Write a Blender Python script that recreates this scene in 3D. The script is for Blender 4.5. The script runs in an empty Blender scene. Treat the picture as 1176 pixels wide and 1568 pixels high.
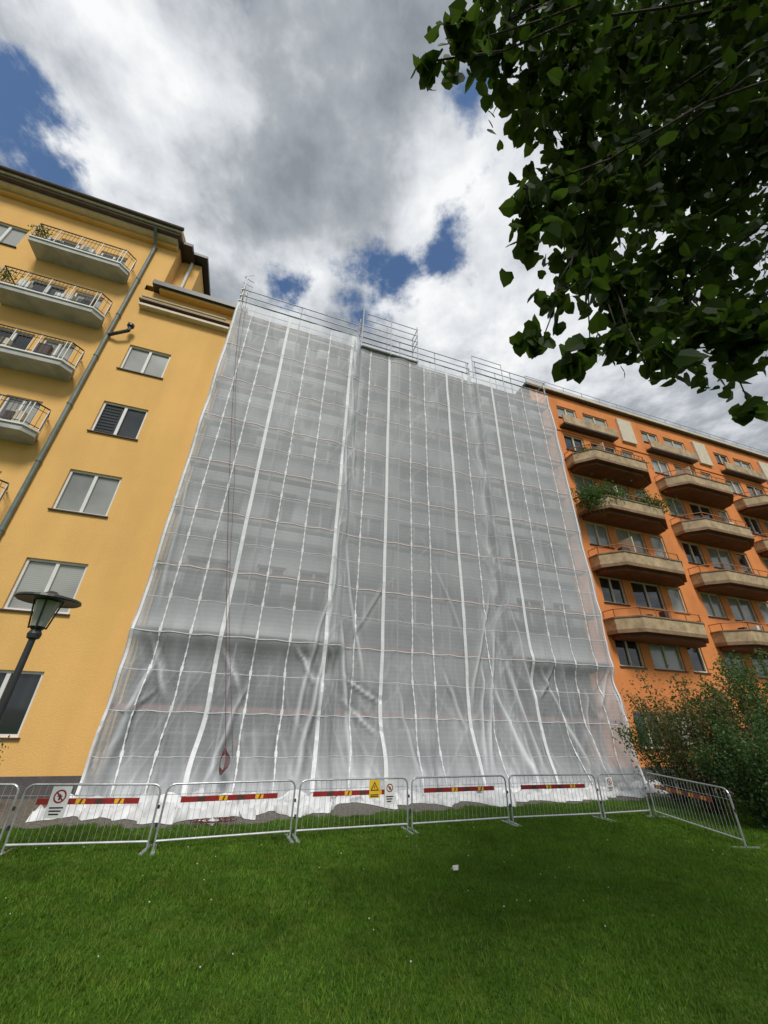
import bpy, bmesh, math, random
import numpy as np
from mathutils import Vector, Matrix, noise
random.seed(7); np.random.seed(7)
scene=bpy.context.scene
UX,UY=0.9516,0.3074; NX,NY=0.3074,-0.9516; PX,PY=-7.02,11.2
def F(u,v,z): return (PX+u*UX+v*NX, PY+u*UY+v*NY, z)

# ------------------------------------------------------------ materials
def newmat(name):
    m=bpy.data.materials.new(name); m.use_nodes=True
    nt=m.node_tree; b=nt.nodes.get('Principled BSDF'); return m,nt,b
def N_(nt,t,**kw):
    n=nt.nodes.new(t)
    for k,v in kw.items(): setattr(n,k,v)
    return n
def mat(name,col,rough=0.7,var=0.12,scale=3.0,bump=0.0,bscale=60,metal=0.0,col2=None,spec=0.5,stretch=None,streak=0.0):
    m,nt,b=newmat(name)
    tc=N_(nt,'ShaderNodeTexCoord'); src=tc.outputs['Object']
    if stretch:
        mp=N_(nt,'ShaderNodeMapping'); mp.inputs['Scale'].default_value=stretch
        nt.links.new(src,mp.inputs[0]); s2=mp.outputs[0]
    else: s2=src
    nz=N_(nt,'ShaderNodeTexNoise'); nz.inputs['Scale'].default_value=scale; nz.inputs['Detail'].default_value=4; nz.inputs['Roughness'].default_value=0.65
    nt.links.new(s2,nz.inputs['Vector'])
    r=N_(nt,'ShaderNodeValToRGB')
    c2=col2 if col2 else tuple(c*(1-var*2) for c in col)
    c1=col if col2 else tuple(min(1,c*(1+var)) for c in col)
    r.color_ramp.elements[0].position=0.3; r.color_ramp.elements[0].color=(*c2,1)
    r.color_ramp.elements[1].position=0.65; r.color_ramp.elements[1].color=(*c1,1)
    nt.links.new(nz.outputs['Fac'],r.inputs[0])
    colout=r.outputs[0]
    if streak>0:
        mp=N_(nt,'ShaderNodeMapping'); mp.inputs['Scale'].default_value=(1.2,1.2,0.10); nt.links.new(src,mp.inputs[0])
        n3=N_(nt,'ShaderNodeTexNoise'); n3.inputs['Scale'].default_value=1.3; n3.inputs['Detail'].default_value=3; nt.links.new(mp.outputs[0],n3.inputs['Vector'])
        mr=N_(nt,'ShaderNodeMapRange'); mr.inputs['From Min'].default_value=0.35; mr.inputs['From Max'].default_value=0.7; mr.inputs['To Min'].default_value=1-streak; mr.inputs['To Max'].default_value=1.03
        nt.links.new(n3.outputs['Fac'],mr.inputs[0])
        mx=N_(nt,'ShaderNodeVectorMath',operation='SCALE'); nt.links.new(colout,mx.inputs[0]); nt.links.new(mr.outputs[0],mx.inputs['Scale']); colout=mx.outputs[0]
    nt.links.new(colout,b.inputs['Base Color'])
    b.inputs['Roughness'].default_value=rough; b.inputs['Metallic'].default_value=metal
    b.inputs['Specular IOR Level'].default_value=spec
    if bump>0:
        n2=N_(nt,'ShaderNodeTexNoise'); n2.inputs['Scale'].default_value=bscale; n2.inputs['Detail'].default_value=2
        nt.links.new(src,n2.inputs['Vector'])
        bp=N_(nt,'ShaderNodeBump'); bp.inputs['Strength'].default_value=bump; bp.inputs['Distance'].default_value=0.03
        nt.links.new(n2.outputs['Fac'],bp.inputs['Height']); nt.links.new(bp.outputs[0],b.inputs['Normal'])
    return m
M={}
M['yellow']=mat('yellow_render',(0.80,0.48,0.165),0.9,0.035,0.35,0.3,25,spec=0.2,streak=0.05)
M['orange']=mat('orange_render',(0.74,0.27,0.09),0.9,0.07,0.6,0.3,25,spec=0.2,streak=0.10)
M['plinth']=mat('plinth_stone',(0.10,0.09,0.09),0.8,0.15,4,0.3,30)
M['white']=mat('white_paint',(0.72,0.72,0.70),0.5,0.05,3)
M['cream']=mat('cream_paint',(0.62,0.55,0.42),0.6,0.08,3)
M['brown']=mat('brown_metal',(0.07,0.045,0.035),0.5,0.15,3)
M['darkmetal']=mat('dark_metal',(0.03,0.032,0.034),0.45,0.15,3)
M['copperpipe']=mat('grey_green_pipe',(0.16,0.20,0.18),0.5,0.15,2)
M['roof']=mat('roof_sheet_metal',(0.09,0.08,0.08),0.5,0.15,1)
M['balcslab']=mat('balcony_concrete',(0.46,0.46,0.44),0.85,0.12,2,0.2,30,streak=0.15)
M['beige']=mat('beige_balcony_panel',(0.50,0.37,0.22),0.8,0.18,3,0.2,30,streak=0.25)
M['beigerim']=mat('balcony_rim',(0.24,0.15,0.085),0.7,0.15,3)
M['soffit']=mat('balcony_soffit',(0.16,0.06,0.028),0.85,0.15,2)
M['orail']=mat('orange_rail',(0.45,0.16,0.05),0.5,0.1,2)
M['galv']=mat('galvanised_steel',(0.50,0.52,0.54),0.38,0.12,12,metal=0.6)
M['alu']=mat('aluminium_tube',(0.60,0.61,0.63),0.45,0.1,6,metal=0.3)
M['inner']=mat('inner_scaffold_tube',(0.30,0.31,0.32),0.6,0.1,6,metal=0.2)  # darker tone for the tubes behind the sheeting
M['deck']=mat('scaffold_deck',(0.26,0.255,0.25),0.8,0.15,3)
M['deckshade']=mat('shade_band_deck',(0.035,0.033,0.030),0.85,0.15,3)  # near-black tone stands in for the shade under the ledge
M['toe']=mat('red_toe_board',(0.26,0.12,0.10),0.8,0.15,3)
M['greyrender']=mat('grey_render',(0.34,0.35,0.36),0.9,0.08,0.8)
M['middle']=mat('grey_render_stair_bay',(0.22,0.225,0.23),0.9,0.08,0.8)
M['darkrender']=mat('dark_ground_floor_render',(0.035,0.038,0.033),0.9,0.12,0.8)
M['mattglass']=mat('masked_window_pane',(0.13,0.135,0.14),0.9,0.1,1,spec=0.05)
M['strap']=mat('white_strap',(0.72,0.73,0.75),0.6,0.05,8)
M['print']=mat('white_sign_face',(0.78,0.78,0.77),0.45,0.03,8)
M['red']=mat('red_reflective',(0.30,0.025,0.025),0.4,0.1,10)
M['yel']=mat('yellow_reflective',(0.80,0.50,0.03),0.4,0.05,10)
M['black']=mat('black_print',(0.02,0.02,0.02),0.5,0.05,10)
M['rope']=mat('red_rope',(0.14,0.03,0.03),0.8,0.1,10)
M['gravel']=mat('gravel',(0.20,0.18,0.155),0.95,0.25,12,0.9,45,col2=(0.07,0.062,0.05))
M['earth']=mat('earth',(0.10,0.11,0.06),0.95,0.2,0.5,0.4,20)
M['lawn']=mat('lawn_soil_green',(0.070,0.135,0.015),0.95,0.2,1.2,0.8,60,col2=(0.030,0.070,0.009),spec=0.1)
M['bark']=mat('bark',(0.045,0.035,0.028),0.95,0.2,8,0.9,25,stretch=(1,1,.25))
M['bulbglass']=mat('lamp_glass',(0.45,0.46,0.42),0.15,0.05,3)

def glassmat(name,col,rough=0.06,blinds=False):
    m,nt,b=newmat(name)
    tc=N_(nt,'ShaderNodeTexCoord')
    nz=N_(nt,'ShaderNodeTexNoise'); nz.inputs['Scale'].default_value=0.7; nz.inputs['Detail'].default_value=2
    nt.links.new(tc.outputs['Object'],nz.inputs['Vector'])
    r=N_(nt,'ShaderNodeValToRGB'); r.color_ramp.elements[0].position=.4; r.color_ramp.elements[1].position=.6
    r.color_ramp.elements[0].color=(*[c*0.7 for c in col],1); r.color_ramp.elements[1].color=(*col,1)
    nt.links.new(nz.outputs['Fac'],r.inputs[0]); out=r.outputs[0]
    if blinds:
        sp=N_(nt,'ShaderNodeSeparateXYZ'); nt.links.new(tc.outputs['Object'],sp.inputs[0])
        ml=N_(nt,'ShaderNodeMath',operation='MULTIPLY'); ml.inputs[1].default_value=16; nt.links.new(sp.outputs[2],ml.inputs[0])
        fr=N_(nt,'ShaderNodeMath',operation='FRACT'); nt.links.new(ml.outputs[0],fr.inputs[0])
        mr=N_(nt,'ShaderNodeMapRange'); mr.inputs['To Min'].default_value=0.72; mr.inputs['To Max'].default_value=1.05; nt.links.new(fr.outputs[0],mr.inputs[0])
        sc=N_(nt,'ShaderNodeVectorMath',operation='SCALE'); nt.links.new(out,sc.inputs[0]); nt.links.new(mr.outputs[0],sc.inputs['Scale']); out=sc.outputs[0]
    nt.links.new(out,b.inputs['Base Color']); b.inputs['Roughness'].default_value=rough
    b.inputs['IOR'].default_value=1.6; b.inputs['Coat Weight'].default_value=0.6; b.inputs['Coat Roughness'].default_value=0.03
    return m
M['gdark']=glassmat('window_glass_dark',(0.025,0.03,0.032))
M['gpale']=glassmat('window_glass_blinds',(0.42,0.43,0.40),0.2,True)
M['gcurt']=glassmat('window_glass_curtain',(0.30,0.31,0.29),0.15)

def sheetmat(name,a0,a1,weave=True,col=(0.70,0.725,0.755)):
    # opacity per vertex ('wr'): fold ridges whitened like highlights, haze added towards the top
    m,nt,b=newmat(name); out=nt.nodes['Material Output']
    at=N_(nt,'ShaderNodeAttribute'); at.attribute_name='wr'
    b.inputs['Base Color'].default_value=(*col,1); b.inputs['Roughness'].default_value=0.5; b.inputs['Specular IOR Level'].default_value=.4
    base=N_(nt,'ShaderNodeMapRange'); base.inputs['To Min'].default_value=a0; base.inputs['To Max'].default_value=a1
    nt.links.new(at.outputs['Fac'],base.inputs[0]); al=base.outputs[0]
    if weave:
        tc=N_(nt,'ShaderNodeTexCoord')
        sp=N_(nt,'ShaderNodeSeparateXYZ'); nt.links.new(tc.outputs['Object'],sp.inputs[0])
        ml=N_(nt,'ShaderNodeMath',operation='MULTIPLY'); ml.inputs[1].default_value=7.3; nt.links.new(sp.outputs[2],ml.inputs[0])
        fr=N_(nt,'ShaderNodeMath',operation='FRACT'); nt.links.new(ml.outputs[0],fr.inputs[0])
        gt=N_(nt,'ShaderNodeMapRange'); gt.inputs['From Min'].default_value=.60; gt.inputs['From Max'].default_value=.9; gt.inputs['To Max'].default_value=.03; nt.links.new(fr.outputs[0],gt.inputs[0])
        a2=N_(nt,'ShaderNodeMath',operation='ADD'); nt.links.new(al,a2.inputs[0]); nt.links.new(gt.outputs[0],a2.inputs[1]); al=a2.outputs[0]
    tr=N_(nt,'ShaderNodeBsdfTransparent')
    m2=N_(nt,'ShaderNodeMixShader'); nt.links.new(al,m2.inputs[0]); nt.links.new(tr.outputs[0],m2.inputs[1]); nt.links.new(b.outputs[0],m2.inputs[2])
    nt.links.new(m2.outputs[0],out.inputs['Surface'])
    return m
M['sheet']=sheetmat('translucent_sheeting',0.31,0.98)
M['hem']=sheetmat('crumpled_sheeting',0.80,1.0,False,(0.76,0.77,0.78))

def leafmat(name,c1,c2,trans=0.35,tcol=(0.16,0.30,0.03),spec=.3,patch=False):
    m,nt,b=newmat(name); out=nt.nodes['Material Output']
    g=N_(nt,'ShaderNodeNewGeometry')
    r=N_(nt,'ShaderNodeValToRGB'); r.color_ramp.elements[0].color=(*c1,1); r.color_ramp.elements[1].color=(*c2,1)
    nt.links.new(g.outputs['Random Per Island'],r.inputs[0]); co=r.outputs[0]
    if patch:
        def nzm(sc,lo,hi,det):
            nz=N_(nt,'ShaderNodeTexNoise'); nz.inputs['Scale'].default_value=sc; nz.inputs['Detail'].default_value=det; nz.inputs['Roughness'].default_value=.7
            nt.links.new(g.outputs['Position'],nz.inputs['Vector'])
            mr=N_(nt,'ShaderNodeMapRange'); mr.inputs['From Min'].default_value=.33; mr.inputs['From Max'].default_value=.68; mr.inputs['To Min'].default_value=lo; mr.inputs['To Max'].default_value=hi
            nt.links.new(nz.outputs['Fac'],mr.inputs[0]); return mr.outputs[0]
        sc=N_(nt,'ShaderNodeVectorMath',operation='SCALE'); nt.links.new(co,sc.inputs[0]); nt.links.new(nzm(.8,.55,1.35,4),sc.inputs['Scale']); co=sc.outputs[0]
        # yellower, drier tufts
        hs=N_(nt,'ShaderNodeMix',data_type='RGBA'); nt.links.new(nzm(3.1,-.25,.55,3),hs.inputs[0]); nt.links.new(co,hs.inputs[6]); hs.inputs[7].default_value=(.17,.20,.035,1); co=hs.outputs[2]
    nt.links.new(co,b.inputs['Base Color'])
    b.inputs['Roughness'].default_value=.55; b.inputs['Specular IOR Level'].default_value=spec
    t=N_(nt,'ShaderNodeBsdfTranslucent'); t.inputs[0].default_value=(*tcol,1)
    mx=N_(nt,'ShaderNodeMixShader'); mx.inputs[0].default_value=trans
    nt.links.new(b.outputs[0],mx.inputs[1]); nt.links.new(t.outputs[0],mx.inputs[2]); nt.links.new(mx.outputs[0],out.inputs['Surface'])
    return m
M['leaf']=leafmat('linden_leaf',(0.010,0.024,0.004),(0.030,0.056,0.009),0.32,(0.09,0.17,0.016),.10)
M['shrub']=leafmat('shrub_leaf',(0.030,0.065,0.018),(0.090,0.150,0.050),0.3,(0.12,0.24,0.04))
M['shrub2']=leafmat('shrub_leaf_reddish',(0.060,0.085,0.025),(0.15,0.12,0.050),0.3,(0.20,0.18,0.04))
M['blade']=leafmat('grass_blade',(0.052,0.125,0.011),(0.125,0.235,0.024),0.3,(0.15,0.33,0.02),.15,True)
M['daisy']=mat('daisy_petal',(0.62,0.62,0.57),0.7,0.03,3)

# ------------------------------------------------------------ builder
class MB:
    def __init__(s): s.v=[]; s.f=[]; s.m=[]; s.names=[]; s.wr=None
    def mi(s,n):
        if n not in s.names: s.names.append(n)
        return s.names.index(n)
    def face(s,pts,m):
        k=len(s.v); s.v+=list(pts); s.f.append(tuple(range(k,k+len(pts)))); s.m.append(s.mi(m))
    def box(s,a0,a1,b0,b1,c0,c1,m):
        k=len(s.v)
        s.v+=[(a0,b0,c0),(a1,b0,c0),(a1,b1,c0),(a0,b1,c0),(a0,b0,c1),(a1,b0,c1),(a1,b1,c1),(a0,b1,c1)]
        for f in ((0,3,2,1),(4,5,6,7),(0,1,5,4),(1,2,6,5),(2,3,7,6),(3,0,4,7)):
            s.f.append(tuple(k+i for i in f)); s.m.append(s.mi(m))
    def prism(s,poly,z0,z1,m,mb=None):
        k=len(s.v); n=len(poly)
        s.v+=[(p[0],p[1],z0) for p in poly]+[(p[0],p[1],z1) for p in poly]
        s.f.append(tuple(range(k,k+n))[::-1]); s.m.append(s.mi(mb or m))
        s.f.append(tuple(range(k+n,k+2*n))); s.m.append(s.mi(m))
        for i in range(n):
            j=(i+1)%n; s.f.append((k+i,k+j,k+n+j,k+n+i)); s.m.append(s.mi(m))
    def tube(s,p,q,r,m,seg=6,r2=None):
        p=Vector(p); q=Vector(q); d=q-p
        if d.length<1e-6: return
        r2=r if r2 is None else r2
        d.normalize(); a=d.orthogonal().normalized(); b=d.cross(a)
        k=len(s.v)
        for c,rr in ((p,r),(q,r2)):
            for i in range(seg):
                t=2*math.pi*i/seg; s.v.append(tuple(c+a*math.cos(t)*rr+b*math.sin(t)*rr))
        for i in range(seg):
            j=(i+1)%seg; s.f.append((k+i,k+j,k+seg+j,k+seg+i)); s.m.append(s.mi(m))
        s.f.append(tuple(range(k,k+seg))[::-1]); s.m.append(s.mi(m)); s.f.append(tuple(range(k+seg,k+2*seg))); s.m.append(s.mi(m))
    def path(s,pts,r,m,seg=6,r2=None):
        n=len(pts)-1
        for i in range(n):
            ra=r if r2 is None else r+(r2-r)*i/n; rb=r if r2 is None else r+(r2-r)*(i+1)/n
            s.tube(pts[i],pts[i+1],ra,m,seg,rb)
    def lathe(s,c,prof,m,seg=24):
        k=len(s.v)
        for (r,z) in prof:
            for i in range(seg):
                t=2*math.pi*i/seg; s.v.append((c[0]+r*math.cos(t),c[1]+r*math.sin(t),c[2]+z))
        for a in range(len(prof)-1):
            for i in range(seg):
                j=(i+1)%seg; s.f.append((k+a*seg+i,k+a*seg+j,k+(a+1)*seg+j,k+(a+1)*seg+i)); s.m.append(s.mi(m))
    def obj(s,name,parent=None,T=F,smooth=False,recalc=True):
        me=bpy.data.meshes.new(name)
        vs=[T(*p) for p in s.v] if T else s.v
        me.from_pydata(vs,[],s.f)
        for n in s.names: me.materials.append(M[n])
        me.polygons.foreach_set('material_index',s.m)
        if s.wr is not None:
            at=me.attributes.new('wr','FLOAT','POINT'); at.data.foreach_set('value',s.wr)
        if recalc:
            bm=bmesh.new(); bm.from_mesh(me); bmesh.ops.recalc_face_normals(bm,faces=bm.faces); bm.to_mesh(me); bm.free()
        if smooth: me.polygons.foreach_set('use_smooth',[True]*len(me.polygons))
        o=bpy.data.objects.new(name,me); scene.collection.objects.link(o)
        if parent: o.parent=parent
        return o
def empty(name):
    o=bpy.data.objects.new(name,None); scene.collection.objects.link(o); return o

def wall(mb,u0,u1,z0,z1,v,holes,m,rev=0.16):
    us=sorted({u0,u1,*[h[0] for h in holes],*[h[1] for h in holes]}); zs=sorted({z0,z1,*[h[2] for h in holes],*[h[3] for h in holes]})
    us=[x for x in us if u0<=x<=u1]; zs=[x for x in zs if z0<=x<=z1]
    for a,b in zip(us,us[1:]):
        for c,d in zip(zs,zs[1:]):
            cu,cz=(a+b)/2,(c+d)/2
            if any(h[0]<cu<h[1] and h[2]<cz<h[3] for h in holes): continue
            mb.face([(a,v,c),(b,v,c),(b,v,d),(a,v,d)],m)
    for h in holes:
        a,b,c,d=h[:4]; w=v-rev
        mb.face([(a,v,c),(a,w,c),(a,w,d),(a,v,d)],m); mb.face([(b,v,c),(b,v,d),(b,w,d),(b,w,c)],m)
        mb.face([(a,v,d),(a,w,d),(b,w,d),(b,v,d)],m); mb.face([(a,v,c),(b,v,c),(b,w,c),(a,w,c)],m)
def window(mb,h,v,glass,frame='white',mull=1,rev=0.12,fw=0.07,sill='brown',transom=False):
    a,b,c,d=h[:4]; w=v-rev
    mb.face([(a,w-.02,c),(b,w-.02,c),(b,w-.02,d),(a,w-.02,d)],glass)
    mb.box(a,b,w-.01,w+.05,c,c+fw,frame); mb.box(a,b,w-.01,w+.05,d-fw,d,frame)
    mb.box(a,a+fw,w-.01,w+.048,c+fw,d-fw,frame); mb.box(b-fw,b,w-.01,w+.048,c+fw,d-fw,frame)
    for i in range(1,mull+1):
        x=a+(b-a)*i/(mull+1); mb.box(x-fw*.7,x+fw*.7,w-.01,w+.046,c+fw,d-fw,frame)
    if sill: mb.box(a-.06,b+.06,w+.052,v+.07,c-.04,c-.002,sill)

# ------------------------------------------------------------ yellow building
yb=empty('yellow_apartment_building')
V=-1.3
mb=MB(); wb=MB()
hol=[]
for (a,b,c,d,g) in [(-3.75,-2.15,7.8,9.4,'gcurt'),(-3.75,-2.2,11.1,12.6,'gdark'),(-3.8,-2.2,14.35,15.8,'gpale'),(-3.75,-2.1,4.5,6.1,'gpale'),(-3.75,-2.1,1.3,2.9,'gdark')]:
    hol.append((a,b,c,d)); window(wb,(a,b,c,d),V,g)
# louvred shutter slats in the dark window
for i in range(9): wb.box(-3.05-.62,-3.05-.08,V-.115,V-.10,11.25+i*.14,11.27+i*.14,'darkmetal')
wall(mb,-4.3,0.0,0.45,19.4,V,hol,'yellow')
holL=[]
for k in range(8):
    zf=1.35+3.08*k-0.55
    if k==7: continue
    for (a,b) in [(-10.8,-9.4),(-13.6,-12.2),(-20.5,-19.1)]:
        h=(a,b,zf+.35,zf+1.75); holL.append(h); window(wb,h,V,random.choice(['gpale','gcurt','gpale']))
    for (a,b) in [(-8.2,-6.9),(-6.6,-5.5)]:
        h=(a,b,zf+.1,zf+1.9); holL.append(h); window(wb,h,V,random.choice(['gpale','gcurt','gdark']),mull=1,sill=None)
    h=(-18,-15,zf+.1,zf+1.9); holL.append(h); window(wb,h,V,'gcurt',mull=2,sill=None)
wall(mb,-24,-4.3,0.45,23.3,V,holL,'yellow')
mb.box(-24.0,0.0,-12.0,V+.03,0,0.45,'plinth')
mb.box(-23.98,-.02,-12,-1.62,0.5,19.4,'yellow'); mb.box(-23.98,-4.3,-11.9,-1.62,19.4,23.3,'yellow')
mb.box(-4.3,-3.7,-11.9,-1.3,19.75,23.3,'yellow')
mb.box(-3.7,-2.75,-11.9,-2.0,19.75,23.3,'yellow')
mb.obj('walls',yb); wb.obj('windows',yb)
tr=MB()
tr.box(-4.1,-0.3,V+.003,-1.02,18.05,18.17,'cream'); tr.box(-3.95,-0.3,V+.003,-1.12,18.17,18.32,'yellow'); tr.box(-4.15,-0.3,V+.003,-.95,18.32,18.40,'brown')
tr.tube((-4.05,-.93,18.5),(-.5,-.93,18.5),.05,'cream',8)
tr.box(-3.9,0.3,-12.2,-.85,19.45,19.72,'darkmetal'); tr.box(-3.6,0.0,-1.6,-1.0,19.3,19.45,'yellow')
tr.box(-24.2,-3.75,-2.4,-.8,23.0,23.12,'cream'); tr.box(-24.2,-3.75,-2.4,-1.1,22.8,23.0,'yellow')
tr.box(-24.3,-3.62,-2.4,-.58,23.12,23.26,'brown'); tr.box(-24.35,-3.55,-2.4,-.5,23.26,23.42,'cream')
tr.tube((-24.3,-.42,23.44),(-3.5,-.42,23.44),.085,'brown',8)
tr.box(-3.9,-3.1,-12,-1.0,23.2,23.4,'brown')
tr.box(-3.6,-2.45,-12,-1.5,23.4,23.58,'darkmetal'); 
tr.tube((-3.2,-1.93,19.8),(-3.2,-1.93,23.3),.07,'white',8)
tr.face([(-24.3,-.5,23.43),(-3.55,-.5,23.43),(-3.55,-6.5,26.0),(-24.3,-6.5,26.0)],'roof')
tr.face([(-24.3,-12.3,23.43),(-3.55,-12.3,23.43),(-3.55,-6.5,26.0),(-24.3,-6.5,26.0)],'roof')
tr.face([(-3.55,-.5,23.43),(-3.55,-12.3,23.43),(-3.55,-6.5,26.0)],'yellow')
tr.obj('eaves_and_mouldings',yb)
pp=MB()
pp.path([(-4.72,-.6,23.1),(-4.72,-.9,22.85),(-4.68,V+.1,22.5),(-4.66,V+.1,0.3)],.075,'copperpipe',8)
for k in range(9): pp.tube((-4.67,V+.1,1.6+k*2.6),(-4.67,V+.1,1.68+k*2.6),.095,'copperpipe',8)
pp.path([(-4.66,V+.1,15.9),(-4.3,V+.25,16.0),(-3.95,V+.3,16.25),(-3.95,V+.3,16.5)],.07,'darkmetal',8)
pp.lathe((-3.95,V+.3,16.5),[(.0,0),(.13,0),(.13,.12),(.0,.12)],'darkmetal',12)
pp.obj('downpipe',yb)
bl=MB()
plan=[(-8.5,V+.003),(-8.5,-.45),(-5.15,-.45),(-4.85,-.75),(-5.1,V+.003)]
def rail(mb,pts,z,h,rm,bm_,step=.13,top=.028,low=.0):
    for a,b in zip(pts,pts[1:]):
        L=math.dist(a,b); n=max(1,int(L/step))
        for zz,r in ((z+h,top),(z+.1,.016),(z+h*.8,.012)): mb.tube((a[0],a[1],zz),(b[0],b[1],zz),r,rm,5)
        for i in range(n+1):
            t=i/n; x=a[0]+(b[0]-a[0])*t; y=a[1]+(b[1]-a[1])*t
            mb.tube((x,y,z+.02),(x,y,z+h),.008 if i%6 else .02,bm_ if i%6 else 'white',4)
for du in (0,-10.0):
    for z in (19.3,16.15,13.1,10.05,7.0,3.9):
        P=[(p[0]+du,p[1]) for p in plan]
        bl.prism(P,z,z+.20,'balcslab')
        bl.prism([(P[0][0]-.03,V+.004),(P[0][0]-.03,-.40),(P[2][0]+.02,-.40),(P[3][0]+.05,-.74),(P[4][0]+.05,V+.004)],z+.201,z+.26,'white')
        rp=[(P[0][0]+.02,V+.05),(P[0][0]+.02,-.44),(P[2][0],-.44),(P[3][0],-.75),(P[4][0],V+.05)]
        rail(bl,rp,z+.26,.95,'darkmetal','darkmetal')
        for q in range(5):
            x=P[0][0]+.3+random.random()*2.7; bl.box(x,x+.2+.35*random.random(),-.75,-.55,z+.27,z+.27+.3+random.random()*.4,random.choice(['darkmetal','white','brown','cream']))
bl.obj('balconies',yb)

# ------------------------------------------------------------ orange building
ob=empty('orange_apartment_building')
mb=MB(); wb=MB(); hol=[]
for k in range(6):
    u0=18.8+7*k
    for (zb,zt) in ((1.15,2.5),(4.3,5.65),(7.2,8.55),(10.25,11.6),(13.3,14.65),(16.4,17.6),(18.9,19.9)):
        for (a,b,mu) in ((u0+.35,u0+1.85,1),(u0+2.4,u0+4.4,1),(u0+4.9,u0+5.9,0)):
            if zb==18.9 and a>u0+4.5: continue
            h=(a,b,zb,zt); hol.append(h); window(wb,h,V,random.choice(['gpale','gdark','gcurt','gcurt']),mull=mu,frame='cream',sill='brown')
wall(mb,17.25,61,0.5,20.75,V,hol,'orange')
mb.box(17.25,61,-13,-1.27,0,.5,'plinth')
mb.box(17.27,60.98,-12.9,-1.65,.5,20.7,'orange')
mb.obj('walls',ob); wb.obj('windows',ob)
tr=MB()
tr.box(16.9,61.1,-13.1,-1.1,20.75,20.95,'brown'); tr.box(16.9,61.1,-1.12,-1.02,20.82,20.98,'cream')
tr.tube((17,-1.2,21.6),(61,-1.2,21.6),.02,'galv',5); tr.tube((17,-1.2,21.3),(61,-1.2,21.3),.015,'galv',5)
for i in range(30): tr.tube((17+i*1.5,-1.2,20.95),(17+i*1.5,-1.2,21.6),.02,'galv',5)
for k in range(6):
    u0=18.8+7*k
    tr.box(u0+.2,u0+4.4,V+.003,-.85,18.0,18.12,'brown'); tr.box(u0+.2,u0+4.4,-.95,-.85,18.12,18.7,'beige')
    tr.box(u0+5.2,u0+6.4,V+.003,-1.15,18.3,20.2,'cream')
    tr.box(u0+5.5,u0+5.9,-3.0,-2.2,20.95,22.1,'orange')
tr.box(17.3,61,V+.003,-1.24,17.75,17.85,'orange')
tr.obj('roofline_and_top_floor',ob)
bl=MB()
def bplan(u0,s=0):
    return [(u0+s,V+.004),(u0+s,-.7+s*0),(u0+.75+s*.6,.1-s),(u0+4.5-s*.6,.1-s),(u0+5.7-s,-.7),(u0+5.8-s,V+.004)]
for k in range(6):
    u0=18.8+7*k
    for z in (14.85,11.8,8.7,5.6):
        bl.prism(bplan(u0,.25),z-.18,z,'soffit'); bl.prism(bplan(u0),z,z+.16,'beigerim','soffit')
        A=bplan(u0); B=bplan(u0,.09); A2=bplan(u0,-.04)
        for i in range(5):
            bl.prism([A[i],A[i+1],B[i+1],B[i]],z+.161,z+.66,'beige')
            bl.prism([A2[i],A2[i+1],B[i+1],B[i]],z+.661,z+.72,'beigerim')
        C=bplan(u0,.05)
        for i in range(5):
            bl.tube((*C[i],z+1.08),(*C[i+1],z+1.08),.025,'orail',5)
            L=math.dist(C[i],C[i+1]); n=max(1,int(L/.9))
            for j in range(n+1):
                x=C[i][0]+(C[i+1][0]-C[i][0])*j/n; y=C[i][1]+(C[i+1][1]-C[i][1])*j/n
                bl.tube((x,y,z+.7),(x,y,z+1.08),.018,'orail',4)
        if random.random()<.4: bl.box(u0+2.2,u0+2.26,V+.01,-.4,z+.17,z+1.9,'cream')
        for q in range(4):
            x=u0+1+random.random()*3.2; bl.box(x,x+.2+.3*random.random(),-.6,-.3,z+.17,z+.8+random.random()*.4,random.choice(['darkmetal','white','brown','cream']))
bl.obj('balconies',ob)

# ------------------------------------------------------------ covered building
cb=empty('apartment_building_under_renovation')
mb=MB(); wb=MB()
def facade(u0,u1,z0,z1,v,m,wins,rows):
    hs=[]
    for (a,b) in wins:
        for (c,d) in rows:
            h=(a,b,c,d); hs.append(h); window(wb,h,v,'mattglass',frame='greyrender',sill=None)
    wall(mb,u0,u1,z0,z1,v,hs,m)
rows=[(5.2+3.07*i,6.7+3.07*i) for i in range(5)]
facade(.12,6.0,4.1,19,-.95,'greyrender',[(.7,2.1),(3.0,4.0),(4.5,5.6)],rows[:4]+[(17.3,18.4)])
facade(13.3,17.2,4.1,19,-.95,'greyrender',[(13.8,15.2),(15.7,16.6)],rows[:4]+[(17.3,18.4)])
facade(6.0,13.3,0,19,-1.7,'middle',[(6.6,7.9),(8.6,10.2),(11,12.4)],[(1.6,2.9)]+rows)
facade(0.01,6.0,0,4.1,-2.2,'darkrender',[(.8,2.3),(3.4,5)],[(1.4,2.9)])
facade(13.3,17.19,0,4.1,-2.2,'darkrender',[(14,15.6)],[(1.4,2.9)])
for (a,b) in ((.12,6.0),(13.3,17.2)):
    mb.box(a,b,-2.2,-.96,3.85,4.098,'darkrender')
for x in (6.0,13.3): mb.face([(x,-.95,4.1),(x,-1.7,4.1),(x,-1.7,19),(x,-.95,19)],'greyrender')
mb.face([(.12,-.95,4.1),(.12,-2.2,4.1),(.12,-2.2,19),(.12,-.95,19)],'greyrender')
mb.box(.02,17.18,-13,-2.5,0,19.3,'greyrender')
mb.box(.02,17.18,-13,-.9,19.001,19.2,'roof')
mb.obj('walls',cb); wb.obj('windows',cb)

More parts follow.
